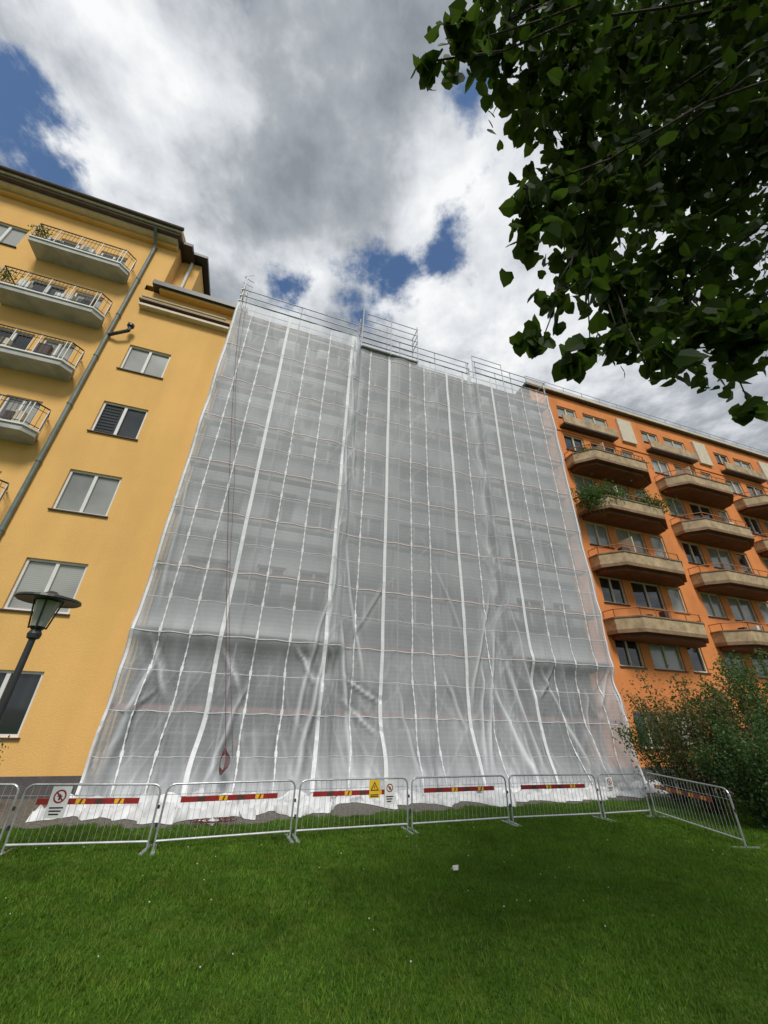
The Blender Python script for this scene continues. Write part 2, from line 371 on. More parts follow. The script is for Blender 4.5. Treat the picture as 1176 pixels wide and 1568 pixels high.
# ------------------------------------------------------------ scaffold
sc=empty('sheeted_scaffolding')
fr=MB()
W=17.2; REC=-.22
SEC=[(0,5.7,0.0),(6.0,12.25,REC),(12.45,W,0.0)]
TOP=18.75
for (a,b,v) in SEC:
    n=round((b-a)/2.4)
    for i in range(n+1):
        x=a+.06+(b-a-.12)*i/n
        for w in (v-.08,v-.68): fr.tube((x,w,0),(x,w,18.7),.026,'inner',6); fr.tube((x,w,18.7),(x,w,19.9),.026,'alu',6)
        for k in range(1,10):
            fr.tube((x,v-.08,2.0*k+.0),(x,v-.68,2.0*k),.022,'inner',5)
    for k in range(1,10):
        z=2.0*k; fr.box(a+.05,b-.05,v-.66,v-.30,z+.02,z+.07,'deck')
        fr.box(a+.05,b-.05,v-.125,v-.10,z+.03,z+.15,'toe')
        fr.tube((a,v-.09,z+1.0),(b,v-.09,z+1.0),.018,'inner',5)
    for dz in (18.95,19.35,19.8):
        fr.tube((a,v-.02,dz),(b,v-.02,dz),.024,'alu',6)
        fr.tube((a,v-.7,dz),(b,v-.7,dz),.022,'alu',6)
for k in range(9):
    fr.tube((7.4 if k%2 else 9.4,REC-.07,2*k+.1),(9.4 if k%2 else 7.4,REC-.07,2*k+2.1),.02,'inner',5)
# near-black decks and kicker boards added as a shadow band below the bays
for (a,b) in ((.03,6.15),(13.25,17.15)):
    fr.box(a,b,-.95,-.03,3.90,3.98,'deckshade'); fr.box(a,b,-.06,-.03,3.98,4.13,'deckshade')
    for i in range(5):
        x=a+.2+(b-a-.4)*i/4; fr.tube((x,-.08,3.9),(x,-.9,3.1),.03,'deckshade',5)
for z in (18.95,19.35,19.8):
    fr.tube((0,0,z),(0,-.8,z),.022,'alu',6); fr.tube((W,0,z),(W,-.8,z),.022,'alu',6)
for x in (5.95,7.5,9.0):
    for w in (-.0,-.7): fr.tube((x,w,18.3),(x,w,21.3 if x<9 else 21.1),.028,'alu',6)
for z in (18.4,19.9,20.4,20.9):
    for w in (-.0,-.7): fr.tube((5.9,w,z),(9.05,w,z),.022,'alu',6)
    for x in (5.95,9.0): fr.tube((x,-.0,z),(x,-.7,z),.022,'alu',6)
fr.box(5.95,9.0,-.66,-.06,18.42,18.48,'deck')
for x in (12.3,14.2):
    for w in (.02,-.6): fr.tube((x,w,18.6),(x,w,20.2),.025,'alu',6)
for z in (19.3,19.75,20.15): fr.tube((12.3,.02,z),(14.2,.02,z),.02,'alu',6)
for dx,h in ((0,21.9),(.14,21.2),(.27,20.8)): fr.tube((dx,-.3-dx,19),(dx,-.3-dx,h),.022,'alu',6)
for z in (19.9,20.3,20.7,21.1): fr.tube((-.12,-.3,z),(.32,-.5,z+.1),.018,'alu',5)
fr.tube((-.1,-.25,21.1),(.2,-.45,21.7),.02,'alu',5)
fr.obj('frame',sc)

# --- cloth
STR=[0,.75,1.55,2.4,3.4,4.4,5.5,6.5,7.5,8.6,9.4,10.7,11.6,13.3,14.3,15.3,16.3,17.2]
def nz(x,y,z): return noise.noise(Vector((x,y,z)))
def base_v(u):
    if u<=5.7 or u>=12.45: return 0.0
    if u<6.0: return REC*(u-5.7)/.3
    if u<=12.25: return REC
    return REC*(12.45-u)/.2
CR=[(5.75,9.5,5.35,1.2,.05,.9),(5.85,8.0,6.9,2.6,.045,.8),(5.7,6.6,4.7,1.0,.05,.8),(5.9,5.2,6.6,.4,.06,1),(6.1,3.2,7.4,2.4,.05,.9),(6.0,2.6,7.3,1.5,.05,.8),(5.6,4.1,4.9,.3,.06,.9),
    (11.9,6.6,10.7,2.2,.05,.9),(12.0,5.4,11.1,.4,.06,1),(12.2,4.6,12.9,.4,.06,.9),(11.4,4.2,10.8,.4,.05,.8),(12.6,6.2,13.2,2.5,.05,.7),(13.6,3.9,14.8,.5,.06,.8),(16.9,4.0,16.0,2.4,.05,.8),(16.8,3.6,17.1,.4,.06,.9),(11.7,3.4,12.5,.2,.07,.9),
    (.9,3.9,.35,.4,.06,.8),(.5,4.0,1.4,2.2,.05,.6),(1.2,2.6,.4,1.9,.05,.6),(2.5,3.8,3.2,2.5,.05,.6),(3.4,3.0,2.7,.3,.05,.7),(4.6,3.9,5.3,2.8,.05,.8),(8.0,3.0,8.6,.3,.05,.6),(9.6,3.6,10.5,1.6,.05,.7),(14.3,3.9,13.4,2.7,.05,.7),(15.6,3.2,15.1,.4,.05,.7),
    (5.8,14.5,6.1,10.2,.035,.6),(5.6,13.0,5.9,8.5,.04,.6),(12.3,13,12.1,7.5,.035,.5),(5.4,17.5,5.9,13.4,.03,.45),(.3,9.5,.5,4.5,.04,.5),(17.0,10,16.7,4.6,.04,.5),(9.5,7.5,10.6,4.6,.035,.4),(7.6,6.5,6.4,4.2,.035,.45)]
def creases(u,z):
    R=0;H=0
    for (a,b,c,d,w,s) in CR:
        if z>b+.3 or z<d-.3 or u<min(a,c)-.5 or u>max(a,c)+.5: continue
        t=max(0,min(1,(b-z)/(b-d))); uu=a+(c-a)*t+.10*nz(t*4,a*3,b); x=(u-uu); ww=w*(.6+.8*t)
        fade=min(1,t*4,(1-t)*6); fade=max(0,fade)
        R=max(R,math.exp(-(x/ww)**2)*s*fade); H+=math.exp(-(x/(ww*2.2))**2)*s*fade-.7*math.exp(-((x-ww*2.8)/(ww*2.2))**2)*s*fade
    return R,H
def cloth(u,z):
    for a,b in zip(STR,STR[1:]):
        if u<=b: break
    s=(u-a)/(b-a)
    low=max(0,min(1,(4.8-z)/3.2)); low=low*low*(3-2*low)
    seam=math.exp(-((u-5.75)/.38)**2)+.7*math.exp(-((u-12.2)/.4)**2)+.5*math.exp(-(u/.35)**2)+.5*math.exp(-((u-17.2)/.3)**2)
    amt=min(1.3,.10+low*.65+seam*.8+.25*max(0,nz(u*.35,z*.25,40))*2)
    bil=math.sin(math.pi*max(0,min(1,s)))
    d=bil*(.035+.10*low+.03*nz(u*.4,z*.5,50))+.05*nz(u*.8,z*.35,3)
    wu=u+.25*nz(u*.6,z*.5,11); wz=z+.4*nz(u*.5,z*.6,17)
    r1=nz(wu*1.6+wz*.45,wz*.28,9); r2=nz(wu*1.5-wz*.6,wz*.25,21); r3=nz(wu*4.0+.3*wz,wz*.5,33)
    R=math.exp(-(r1/.035)**2)*.7+math.exp(-(r2/.03)**2)*.6+math.exp(-(r3/.07)**2)*.3
    cr,ch=creases(u,z)
    d+=amt*(.05*R+.20*r1+.14*r2+.05*r3)+.13*ch
    # cloth bears on the edge of the added decks, then falls slack below them
    bay=1.0 if (u<6.1 or u>13.2) else 0.0
    led=bay*math.exp(-((z-4.0)/.28)**2)
    d+=.10*led-bay*.10*math.exp(-((z-3.35)/.45)**2)
    sag=max(0,1-abs((z%2.0)-.2)/.5)*.012
    edge=max(0,min(1,u/2.0,(W-u)/2.0))
    fl=max(0,(2.3-z)/2.3)**1.8
    flare=fl*(.12+.60*edge)*(1+.45*nz(u*1.2,1,1))+fl*.22*nz(u*3.2,z*.4,77)
    foot=max(0,1-z/1.1)
    wr=amt*R*.34+.72*cr+.07*nz(u*.5,z*.35,60)+.12*low*max(0,nz(u*2.5,z*.8,70))+.06*seam+.05+.12*max(0,min(1,(z-6)/11))+foot*(.35+.6*max(0,nz(u*3.5,z*1.5,88)))-.05*bay*max(0,min(1,(3.9-z)/.3))  # height term paints sky haze into upper cloth; ridge terms paint fold highlights
    return base_v(u)+.05+d+sag+flare, max(0,min(1,wr))
sm=MB(); sm.wr=[]
mi=sm.mi('sheet'); nu=int(W/.045); nzz=int((TOP-.03)/.09)
for j in range(nzz+1):
    z=.03+(TOP-.03)*j/nzz
    for i in range(nu+1):
        u=W*i/nu; v,w_=cloth(u,z); sm.v.append((u,v,z)); sm.wr.append(w_)
for j in range(nzz):
    for i in range(nu):
        a=j*(nu+1)+i; sm.f.append((a,a+1,a+nu+2,a+nu+1)); sm.m.append(mi)
for (u0,sg) in ((0,1),(W,-1)):
    k=len(sm.v); nv=10
    for j in range(nzz+1):
        z=.03+(TOP-.03)*j/nzz
        vf,wf=cloth(u0,z)
        for i in range(nv+1):
            t=i/nv; v=vf+(-1.25-vf)*t
            r=nz(v*2.5+z*.3,z*.5,90+u0); sm.v.append((u0+.10*min(1,t*4)*min(1,(1-t)*4)*r,v,z)); sm.wr.append(max(0,min(1,.42+.5*math.exp(-(r/.06)**2))))
    for j in range(nzz):
        for i in range(nv):
            a=k+j*(nv+1)+i; sm.f.append((a,a+1,a+nv+2,a+nv+1)); sm.m.append(mi)
sm.obj('sheeting',sc,smooth=True,recalc=False)
hm=MB(); hm.wr=[]
mi=hm.mi('hem'); nu=620; prof=[(-.04,.22),(.05,.12),(.13,.18),(.22,.08),(.32,.16),(.43,.06),(.55,.13),(.68,.05),(.82,.09),(.94,.006)]
nj=len(prof)
for j,(off,z) in enumerate(prof):
    for i in range(nu+1):
        u=-.35+(W+.7)*i/nu; uc=max(0,min(W,u)); vb=cloth(uc,.1)[0]
        n=nz(u*1.7,j*.5,2); n2=nz(u*7,j*1.3,6); n3=nz(u*.7,7,6); n4=nz(u*3.1,j*.8,12); n5=abs(nz(u*4.5,j*.9,31))
        wid=max(.2,.75+n3*1.2+nz(u*2.4,3,3)*.5+(.5 if u<4 else 0))
        inn=(0<j<nj-1)
        hm.v.append((u+n2*.08,vb+off*wid+(n*.12+n4*.06)*(j>0),max(.006,z*(1+n*1.1)+(n2*.07+n4*.14+.14*n5)*inn))); hm.wr.append(max(0,min(1,.5+n2)))
for j in range(nj-1):
    for i in range(nu):
        a=j*(nu+1)+i; hm.f.append((a,a+1,a+nu+2,a+nu+1)); hm.m.append(mi)
hm.obj('crumpled_hem',sc,smooth=True,recalc=False)
st=MB()
def strap(u,w,dash,z0=.25,z1=TOP-.1):
    n=int((z1-z0)/.125)
    pts=[]
    for i in range(n+1):
        z=z0+(z1-z0)*i/n; low=max(0,(4.5-z)/4.5)
        uu=u+.02*nz(u*7,z*.5,1)+.18*low*nz(u*5,z*.7,2)
        uu=max(.03,min(W-.03,uu)); pts.append((uu,cloth(uu,z)[0]+.022,z))
    for i in range(n):
        p,q=pts[i],pts[i+1]; 
        if dash and i%8 in(6,): hw=w*.9
        else: hw=w/2*(1 if not dash else (1.0 if i%2 else .55))
        st.face([(p[0]-hw,p[1],p[2]),(p[0]+hw,p[1],p[2]),(q[0]+hw,q[1],q[2]),(q[0]-hw,q[1],q[2])],'strap')
for u in (2.4,5.5,7.5,10.7,13.3): strap(u,.12,False)
for u in (.08,17.1): strap(u,.07,False)
for u in (.75,1.55,3.4,4.4,6.5,8.6,9.4,11.6,14.3,15.3,16.3): strap(u,.045,True)
for k in range(1,19):
    z=k*1.0+.02; n=int(W/.12); hh=.006 if k%2 else .010
    for i in range(n):
        x0=.02+(W-.04)*i/n; x1=.02+(W-.04)*(i+1)/n
        y0=cloth(x0,z)[0]+.014; y1=cloth(x1,z)[0]+.014
        dz0=-.03*math.sin(math.pi*((x0/1.0)%1)); dz1=-.03*math.sin(math.pi*((x1/1.0)%1))
        st.face([(x0,y0,z-hh+dz0),(x1,y1,z-hh+dz1),(x1,y1,z+hh+dz1),(x0,y0,z+hh+dz0)],'strap')
st.obj('straps_and_seams',sc,recalc=False)
rp=MB()
pts=[(.15+3.0*t**1.3,.22+.35*math.sin(t*math.pi)+.45*t*t,19.8-18.8*t) for t in [i/14 for i in range(15)]]
rp.path(pts,.008,'rope',5); rp.path([(p[0]+.12+.05*math.sin(i),p[1],p[2]) for i,p in enumerate(pts)],.006,'rope',5)
for i in range(6):
    rp.path([(3.1+(.06+.01*i)*math.cos(t)+i*.01,.95+.01*i,.95+(.28-.02*i)*math.sin(t)) for t in [q*.63 for q in range(11)]],.009,'rope',4)
for i in range(4):
    rp.path([(3.0+i*.1+.3*math.cos(t),2.15+.2*math.sin(t)+.05*i,.03+.01*i) for t in [q*.63 for q in range(11)]],.010,'rope',4)
rp.obj('hoist_rope',sc)

# ------------------------------------------------------------ ground
def sheetobj(name,pts,z,m):
    me=bpy.data.meshes.new(name); me.from_pydata([(x,y,z) for x,y in pts],[],[tuple(range(len(pts)))]); me.materials.append(M[m])
    o=bpy.data.objects.new(name,me); scene.collection.objects.link(o); return o
sheetobj('ground',[(-700,-700),(700,-700),(700,700),(-700,700)],-.01,'earth')
sheetobj('gravel_path',[(-25,2),(-7,8),(12,13),(40,24),(38,32),(-30,8)],-.005,'gravel')
EDGE=[(-30,7.7),(-9,9.1),(-6.94,9.2),(-3.43,9.6),(-1.5,10.6),(.38,11.4),(3.5,12.6),(6.61,13.7),(10,14.8),(30,21.2)]
sheetobj('lawn',[(-30,-40),(60,-40),(60,30)]+EDGE[::-1],0.0,'lawn')
def edgeY(x): return np.interp(x,[e[0] for e in EDGE],[e[1] for e in EDGE])
n=330000
x=np.random.uniform(-9.5,11,n*2); y=3.4+ (np.random.rand(n*2)**1.25)*11.4
ok=(y<edgeY(x)+.16*np.sin(x*3.1)+.10*np.sin(x*11)+.15*np.random.rand(n*2))&(np.abs(x)<y*1.15+.8)
x=x[ok][:n]; y=y[ok][:n]; n=len(x)
dist=np.hypot(x,y)
patch=.5+.5*np.sin(x*1.7+np.sin(y*2.1)*1.3)*np.sin(y*1.9+np.sin(x*1.3))
tuft=np.random.rand(40000)[(np.floor(x*9).astype(int)*131+np.floor(y*9).astype(int)*17)%40000]
h=(.018+.026*np.random.rand(n))*(0.75+.5*patch)*(1+.02*dist)*(.7+.9*tuft**2); w=(.0035+.003*np.random.rand(n))*(1+.06*dist)
th=np.random.rand(n)*2*np.pi; la=np.random.rand(n)*2*np.pi; ln=h*(.2+.8*np.random.rand(n))
vs=np.zeros((n,3,3)); vs[:,0,0]=x-np.cos(th)*w; vs[:,0,1]=y-np.sin(th)*w; vs[:,1,0]=x+np.cos(th)*w; vs[:,1,1]=y+np.sin(th)*w
vs[:,2,0]=x+np.cos(la)*ln; vs[:,2,1]=y+np.sin(la)*ln; vs[:,2,2]=h
def trimesh(name,vs,k,m,fk=None):
    me=bpy.data.meshes.new(name); N=len(vs)
    me.vertices.add(N*k); me.vertices.foreach_set('co',vs.reshape(-1).astype(np.float32))
    me.loops.add(N*k); me.loops.foreach_set('vertex_index',np.arange(N*k,dtype=np.int32))
    me.polygons.add(N); me.polygons.foreach_set('loop_start',np.arange(0,N*k,k,dtype=np.int32)); me.polygons.foreach_set('loop_total',np.full(N,k,dtype=np.int32))
    me.update(calc_edges=True); me.validate(); me.materials.append(M[m])
    o=bpy.data.objects.new(name,me); scene.collection.objects.link(o); return o
trimesh('grass',vs,3,'blade')
dz=MB()
for i in range(110):
    X=random.uniform(-7,8.5); Y=random.uniform(4.2,10.5)
    if Y>edgeY(X)-.3 or abs(X)>Y*1.1: continue
    r=random.uniform(.005,.010); zc=random.uniform(.03,.05)
    dz.lathe((X,Y,zc),[(0,.006),(r,.003),(r,-.003),(0,-.005)],'daisy',7)
dz.obj('daisies',T=None)
pl=MB()
pl.face([(1.17,7.5,.03),(1.25,7.51,.035),(1.26,7.55,.085),(1.18,7.54,.08)],'daisy'); pl.face([(1.17,7.5,.03),(1.18,7.54,.08),(1.15,7.57,.03)],'daisy')
pl.obj('paper_scrap',T=None,recalc=False)

# ------------------------------------------------------------ barriers
def barrier(p,q,h=.90,plank=True,many=False):
    e=empty('crowd_barrier')
    p=Vector((p[0],p[1],0)); q=Vector((q[0],q[1],0)); d=(q-p); L=d.length; d.normalize(); nrm=Vector((d.y,-d.x,0))
    def T(x,y,z): 
        w=p+d*x+nrm*y; return (w.x,w.y,z)
    b=MB(); r=.017; g=.05; R=.12
    pts=[(g,0,.0),(g,0,h-R)]+[(g+R-R*math.cos(t),0,h-R+R*math.sin(t)) for t in (.4,.8,1.2,1.57)]
    pts+=[(L-x,0,z) for (x,y,z) in pts[::-1]]
    b.path(pts,r,'galv',8); b.tube((g,0,.12),(L-g,0,.12),r*.9,'alu',8)
    nb=int(L/.105)
    for i in range(1,nb): 
        x=g+(L-2*g)*i/nb; b.tube((x,0,.12),(x,0,h-.005),.0035,'galv',4)
    b.tube((g,0,.74),(L-g,0,.74),.005,'galv',4)
    for x in (g+.01,L-g-.01): b.box(x-.03,x+.03,-.28,.28,.0,.025,'galv')
    b.tube((g-.04,0,.3),(g-.04,0,.36),.02,'darkmetal',6); b.tube((L-g+.03,0,.55),(L-g+.03,0,.6),.02,'darkmetal',6)
    b.obj('tube_frame',e,T)
    if plank:
        k=MB(); a,c=L*.13,L*.84
        if many: a,c=L*.12,L*.8
        k.box(a,c,.022,.034,.625,.705,'red')
        fr_=(.08,.28,.48,.68,.88) if many else (.42,.80)
        for t in fr_:
            x=a+(c-a)*t; k.box(x-.07,x+.07,.0345,.037,.632,.698,'yel')
            k.face([(x-.02,.0392,.632),(x+.012,.0392,.632),(x+.035,.0392,.698),(x+.003,.0392,.698)],'red')
        for t in (.2,.6): 
            x=a+(c-a)*t; k.box(x-.06,x+.06,.0345,.0365,.633,.697,'brown')
        k.obj('red_reflective_plank',e,T)
    return e,T
B=[(-8.0,7.35),(-5.75,7.72),(-3.65,8.14),(-1.51,9.03),(.70,9.82),(3.0,10.67),(5.41,11.39),(6.9,11.92)]
Ts=[]
for i in range(len(B)-1):
    e,T=barrier(B[i],B[i+1],.89,plank=(i!=6)); Ts.append(T)
e,T=barrier((6.93,11.87),(6.98,9.2),.92,True,True); Ts.append(T)
def signboard(name,T,x,z,w,h,kind):
    e=empty(name); s=MB(); y=.045
    s.box(x-w/2,x+w/2,y,y+.006,z-h/2,z+h/2,'yel' if kind=='warn' else 'print')
    y2=y+.0085
    if kind=='no':
        R=w*.33; zc=z+h*.18; n=20
        for i in range(n):
            t0,t1=2*math.pi*i/n,2*math.pi*(i+1)/n
            s.face([(x+R*math.cos(t0),y2,zc+R*math.sin(t0)),(x+R*math.cos(t1),y2,zc+R*math.sin(t1)),(x+R*.76*math.cos(t1),y2,zc+R*.76*math.sin(t1)),(x+R*.76*math.cos(t0),y2,zc+R*.76*math.sin(t0))],'red')
        s.face([(x-R*.66,y2+.002,zc+R*.5),(x-R*.5,y2+.002,zc+R*.66),(x+R*.66,y2+.002,zc-R*.5),(x+R*.5,y2+.002,zc-R*.66)],'red')
        s.box(x-R*.13,x+R*.13,y2-.001,y2+.0005,zc-R*.55,zc+R*.3,'black'); s.box(x-R*.4,x+R*.4,y2-.001,y2+.0006,zc-R*.05,zc+R*.1,'black')
        for i in range(3): s.box(x-w*.36+.01*i,x+w*.36-.02*i,y2-.001,y2+.001,z-h*.20-i*h*.1,z-h*.155-i*h*.1,'black')
    else:
        R=w*.40; zc=z+h*.12
        s.face([(x-R,y2,zc-R*.7),(x+R,y2,zc-R*.7),(x,y2,zc+R)],'black'); s.face([(x-R*.68,y2+.002,zc-R*.52),(x+R*.68,y2+.002,zc-R*.52),(x,y2+.002,zc+R*.65)],'yel')
        s.box(x-R*.09,x+R*.09,y2+.0035,y2+.005,zc-R*.3,zc+R*.3,'black')
        for i in range(2): s.box(x-w*.38,x+w*.38,y2-.001,y2+.001,z-h*.34-i*h*.09,z-h*.29-i*h*.09,'black')
    s.obj('sign_panel',e,T)
signboard('prohibition_sign',Ts[1],.60,.66,.28,.42,'no')
signboard('prohibition_sign',Ts[3],1.88,.66,.22,.40,'no')
signboard('warning_sign',Ts[3],1.55,.72,.22,.30,'warn')
signboard('prohibition_sign',Ts[6],.35,.68,.22,.30,'no')

# ------------------------------------------------------------ lamp
sl=empty('street_lamp'); b=MB(); c=(-4.93,5.72,0)
b.lathe(c,[(.09,0),(.09,.6),(.055,.7),(.042,2.4),(.040,2.85),(.075,2.87),(.085,2.93),(.06,2.98),(.10,3.02)],'darkmetal')
b.lathe(c,[(.0,3.40),(.24,3.40),(.38,3.385),(.40,3.40),(.39,3.43),(.22,3.47),(.10,3.50),(.05,3.54),(0,3.545)],'darkmetal',32)
for i in range(4):
    t=i*math.pi/2+.5; b.tube((c[0]+.10*math.cos(t),c[1]+.10*math.sin(t),3.0),(c[0]+.17*math.cos(t),c[1]+.17*math.sin(t),3.40),.012,'darkmetal',5)
b.obj('pole_and_hat',sl,None,smooth=False)
b=MB(); b.lathe(c,[(.085,3.03),(.148,3.39)],'bulbglass',24); b.obj('lantern_glass',sl,None,smooth=True)

# ------------------------------------------------------------ leaves helpers
HEART=[(0,0,0),(0,1,0.0),(-.36,.66,.10),(-.50,.28,.13),(-.34,-.06,.08)]
HEART2=[(0,0,0),(.34,-.06,.08),(.50,.28,.13),(.36,.66,.10),(0,1,0)]
def rand_rot(n,droop=1.0):
    d=np.random.normal(size=(n,3)); d[:,2]-=droop; d/=np.linalg.norm(d,axis=1)[:,None]
    a=np.random.normal(size=(n,3)); a-=d*np.sum(a*d,axis=1)[:,None]; a/=np.linalg.norm(a,axis=1)[:,None]
    c=np.cross(d,a); return a,d,c
def leaf_obj(name,C,S,m,parent=None,heart=True,droop=.8):
    n=len(C); a,d,c=rand_rot(n,droop); C=np.asarray(C); S=np.asarray(S)[:,None]
    def place(sh):
        out=np.zeros((n,len(sh),3))
        for i,(x,y,z) in enumerate(sh): out[:,i,:]=C+S*(a*x+d*y+c*z)
        return out
    if heart:
        vs=np.concatenate([place(HEART)[:,None],place(HEART2)[:,None]],axis=1).reshape(-1,5,3); o=trimesh(name,vs,5,m)
    else:
        o=trimesh(name,place([(0,0,0),(-.25,.45,.04),(0,1,0),(.25,.45,.04)]),4,m)
    if parent: o.parent=parent
    return o
# ------------------------------------------------------------ linden tree
tree=empty('linden_tree'); tk=MB(); root=Vector((5.6,.2,0))
trunk=[root,Vector((5.55,.22,1.5)),Vector((5.4,.3,3.2)),Vector((5.2,.4,5.2)),Vector((5.1,.3,7.5)),Vector((5.0,.1,10.5))]
tk.path(trunk,.30,'bark',12,.10); tk.lathe((root.x,root.y,0),[(.46,0),(.36,.2),(.30,.6)],'bark',12)
def D(x,y,z,s,r,n): return (Vector((x*s,y*s,z*s+2)),r*s,n)
bl=[D(493,190,893,.0068,135,1000),D(352,183,908,.0066,115,850),D(397,262,759,.0064,120,680),D(528,284,718,.0066,130,760),
 D(276,255,773,.0056,88,320),D(300,316,659,.0056,84,300),D(452,347,601,.0058,100,400),D(553,369,570,.006,95,340),D(239,298,693,.005,46,85),
 D(242,175,923,.0056,90,420),D(171,162,947,.0052,60,150),D(92,182,910,.0046,44,52),D(52,194,890,.0045,26,16),D(384,376,547,.0052,66,170),
 D(235,392,516,.0042,24,24),D(310,403,496,.0042,26,28),D(396,409,485,.0042,28,32),D(490,396,515,.0045,55,110),D(563,442,423,.0042,20,12),
 D(205,284,719,.0046,32,38),D(272,354,588,.0046,36,44),D(212,330,640,.0046,28,28),D(350,385,525,.0046,36,50),D(560,388,528,.0045,40,60),
 D(500,230,830,.0100,160,1300),D(380,190,900,.0100,120,950),D(600,310,720,.0095,120,600),D(620,150,930,.010,170,1200)]
extra=[(Vector((5,0,8.5)),2.2,1600),(Vector((7,1.0,8.5)),2.0,1000),(Vector((6.5,-2,8)),2.2,1200),(Vector((3.6,-1.2,9.0)),1.8,900),(Vector((5,0,11)),2.0,1100),(Vector((8,-.5,7.2)),1.5,600)]
C=[];S=[]
def wob(P,a):
    return [p+Vector((random.uniform(-a,a),random.uniform(-a,a),random.uniform(-a,a)))*(0 if i in (0,len(P)-1) else 1) for i,p in enumerate(P)]
for (c,r,nn) in bl+extra:
    ns=max(2,nn//26); subs=[]
    for i in range(ns):
        d=Vector(np.random.normal(size=3)); d.normalize(); subs.append(c+d*r*random.random()**.45)
    for i in range(nn):
        s=random.choice(subs); q=s+Vector(np.random.normal(size=3))*(r*.15+.035)
        C.append(tuple(q)); S.append(random.uniform(.075,.14))
    if nn>200 or c.z>5:
        base=min(trunk[3:],key=lambda t:(t-(c+Vector((0,0,.8)))).length)
        mid=(base+c)/2+Vector((random.uniform(-.4,.4),random.uniform(-.4,.4),.7))
        P=wob([base.lerp(mid,t/8).lerp(mid.lerp(c,t/8),t/8) for t in range(9)],.07)
        tk.path(P,max(.014,min(.06,r*.05)),'bark',6,.006)
    else:
        big=min([b_[0] for b_ in bl if b_[2]>200],key=lambda t:(t-c).length)
        P=wob([big.lerp(c,t/5)+Vector((0,0,.12*math.sin(math.pi*t/5))) for t in range(6)],.02); tk.path(P,.008,'bark',5,.004)
    for s in subs[:10]: tk.path(wob([c,c.lerp(s,.35)+Vector((0,0,.04)),c.lerp(s,.7),s],.03),.006,'bark',4,.003)
tk.obj('trunk_and_limbs',tree,None,smooth=True)
leaf_obj('leaves',C,S,'leaf',tree)

# ------------------------------------------------------------ shrubs
def shrub(cx,cy,h,r,n,m,size=.07,open_=.3,name='shrub'):
    e=empty(name); t=MB(); C=[];S=[]
    for k in range(24):
        a=random.random()*6.28; rr=r*random.random()**.5
        tip=Vector((cx+rr*math.cos(a),cy+rr*math.sin(a),h*(1-.40*(rr/r)**2)*random.uniform(.74,1.02)))
        b0=Vector((cx+.15*math.cos(a),cy+.15*math.sin(a),0)); mid=b0.lerp(tip,.5)+Vector((0,0,.25))
        P=[b0.lerp(mid,q/5).lerp(mid.lerp(tip,q/5),q/5) for q in range(6)]
        t.path(P,.02,'bark',5,.004)
        for i in range(n//24):
            q=random.random()**.7; p=b0.lerp(mid,q).lerp(mid.lerp(tip,q),q)
            if p.z<.15*h and random.random()<open_: continue
            sp=.10+.24*r*random.random()*(1-.4*q)
            p=p+Vector(np.random.normal(size=3))*sp*.6
            if p.z<.03: p.z=.03+random.random()*.2
            C.append(tuple(p)); S.append(random.uniform(.6,1.25)*size)
    t.obj('stems',e,None); leaf_obj('foliage',C,S,m,e,False,.2)
shrub(8.9,12.5,4.3,1.5,8000,'shrub2',.095)
shrub(10.3,11.6,4.0,1.7,12000,'shrub',.10,0)
shrub(8.9,10.6,2.5,1.2,11000,'shrub',.085,0)
shrub(11.8,12.9,4.6,1.9,11000,'shrub',.11,0)
shrub(9.0,13.9,3.0,1.4,6000,'shrub',.09)
shrub(-8.7,9.75,1.6,.7,2500,'shrub',.07,0)
C=[];S=[]
for i in range(3600):
    u=random.choice([18.5,18.9,19.8,20.4,22.6,23.4])+random.gauss(0,.36); v=-.25+random.gauss(0,.30); z=12.8+random.gauss(0,.30)-(.35 if u<19.4 else 0)
    C.append(F(u,v,z)); S.append(random.uniform(.10,.19))
leaf_obj('balcony_plants',C,S,'shrub',None,False,.4)
C=[];S=[]
for i in range(1300):
    u=random.choice([19.6,20.6,21.9,23.4])+random.gauss(0,.35); C.append(F(u,-.3+random.gauss(0,.15),15.7+random.gauss(0,.13))); S.append(random.uniform(.08,.14))
leaf_obj('balcony_plants',C,S,'shrub',None,False,.4)
C=[];S=[]
for z in (19.6,16.45):
    for i in range(140):
        C.append(F(-8.3+random.gauss(0,.2),-.5+random.gauss(0,.1),z+.5+random.gauss(0,.15))); S.append(random.uniform(.08,.14))
leaf_obj('balcony_plants',C,S,'shrub',None,False,.4)

# ------------------------------------------------------------ sky world
w=bpy.data.worlds.new('World'); scene.world=w; w.use_nodes=True; nt=w.node_tree; nt.nodes.clear()
out=N_(nt,'ShaderNodeOutputWorld'); bg=N_(nt,'ShaderNodeBackground'); nt.links.new(bg.outputs[0],out.inputs[0]); bg.inputs[1].default_value=.1
toSun=Vector((.12,-.66,.78)).normalized()
el=math.asin(toSun.z); az=math.atan2(toSun.x,toSun.y)
sky=N_(nt,'ShaderNodeTexSky',sky_type='NISHITA'); sky.sun_disc=False; sky.sun_elevation=el; sky.sun_rotation=az; sky.air_density=1.0; sky.dust_density=.6; sky.ozone_density=2.0
tc=N_(nt,'ShaderNodeTexCoord'); sp=N_(nt,'ShaderNodeSeparateXYZ'); nt.links.new(tc.outputs['Generated'],sp.inputs[0])
def MA(op,a,b=None,cl=False):
    n=N_(nt,'ShaderNodeMath',operation=op); n.use_clamp=cl
    for i,q in enumerate((a,b)):
        if q is None: continue
        if isinstance(q,(int,float)): n.inputs[i].default_value=q
        else: nt.links.new(q,n.inputs[i])
    return n.outputs[0]
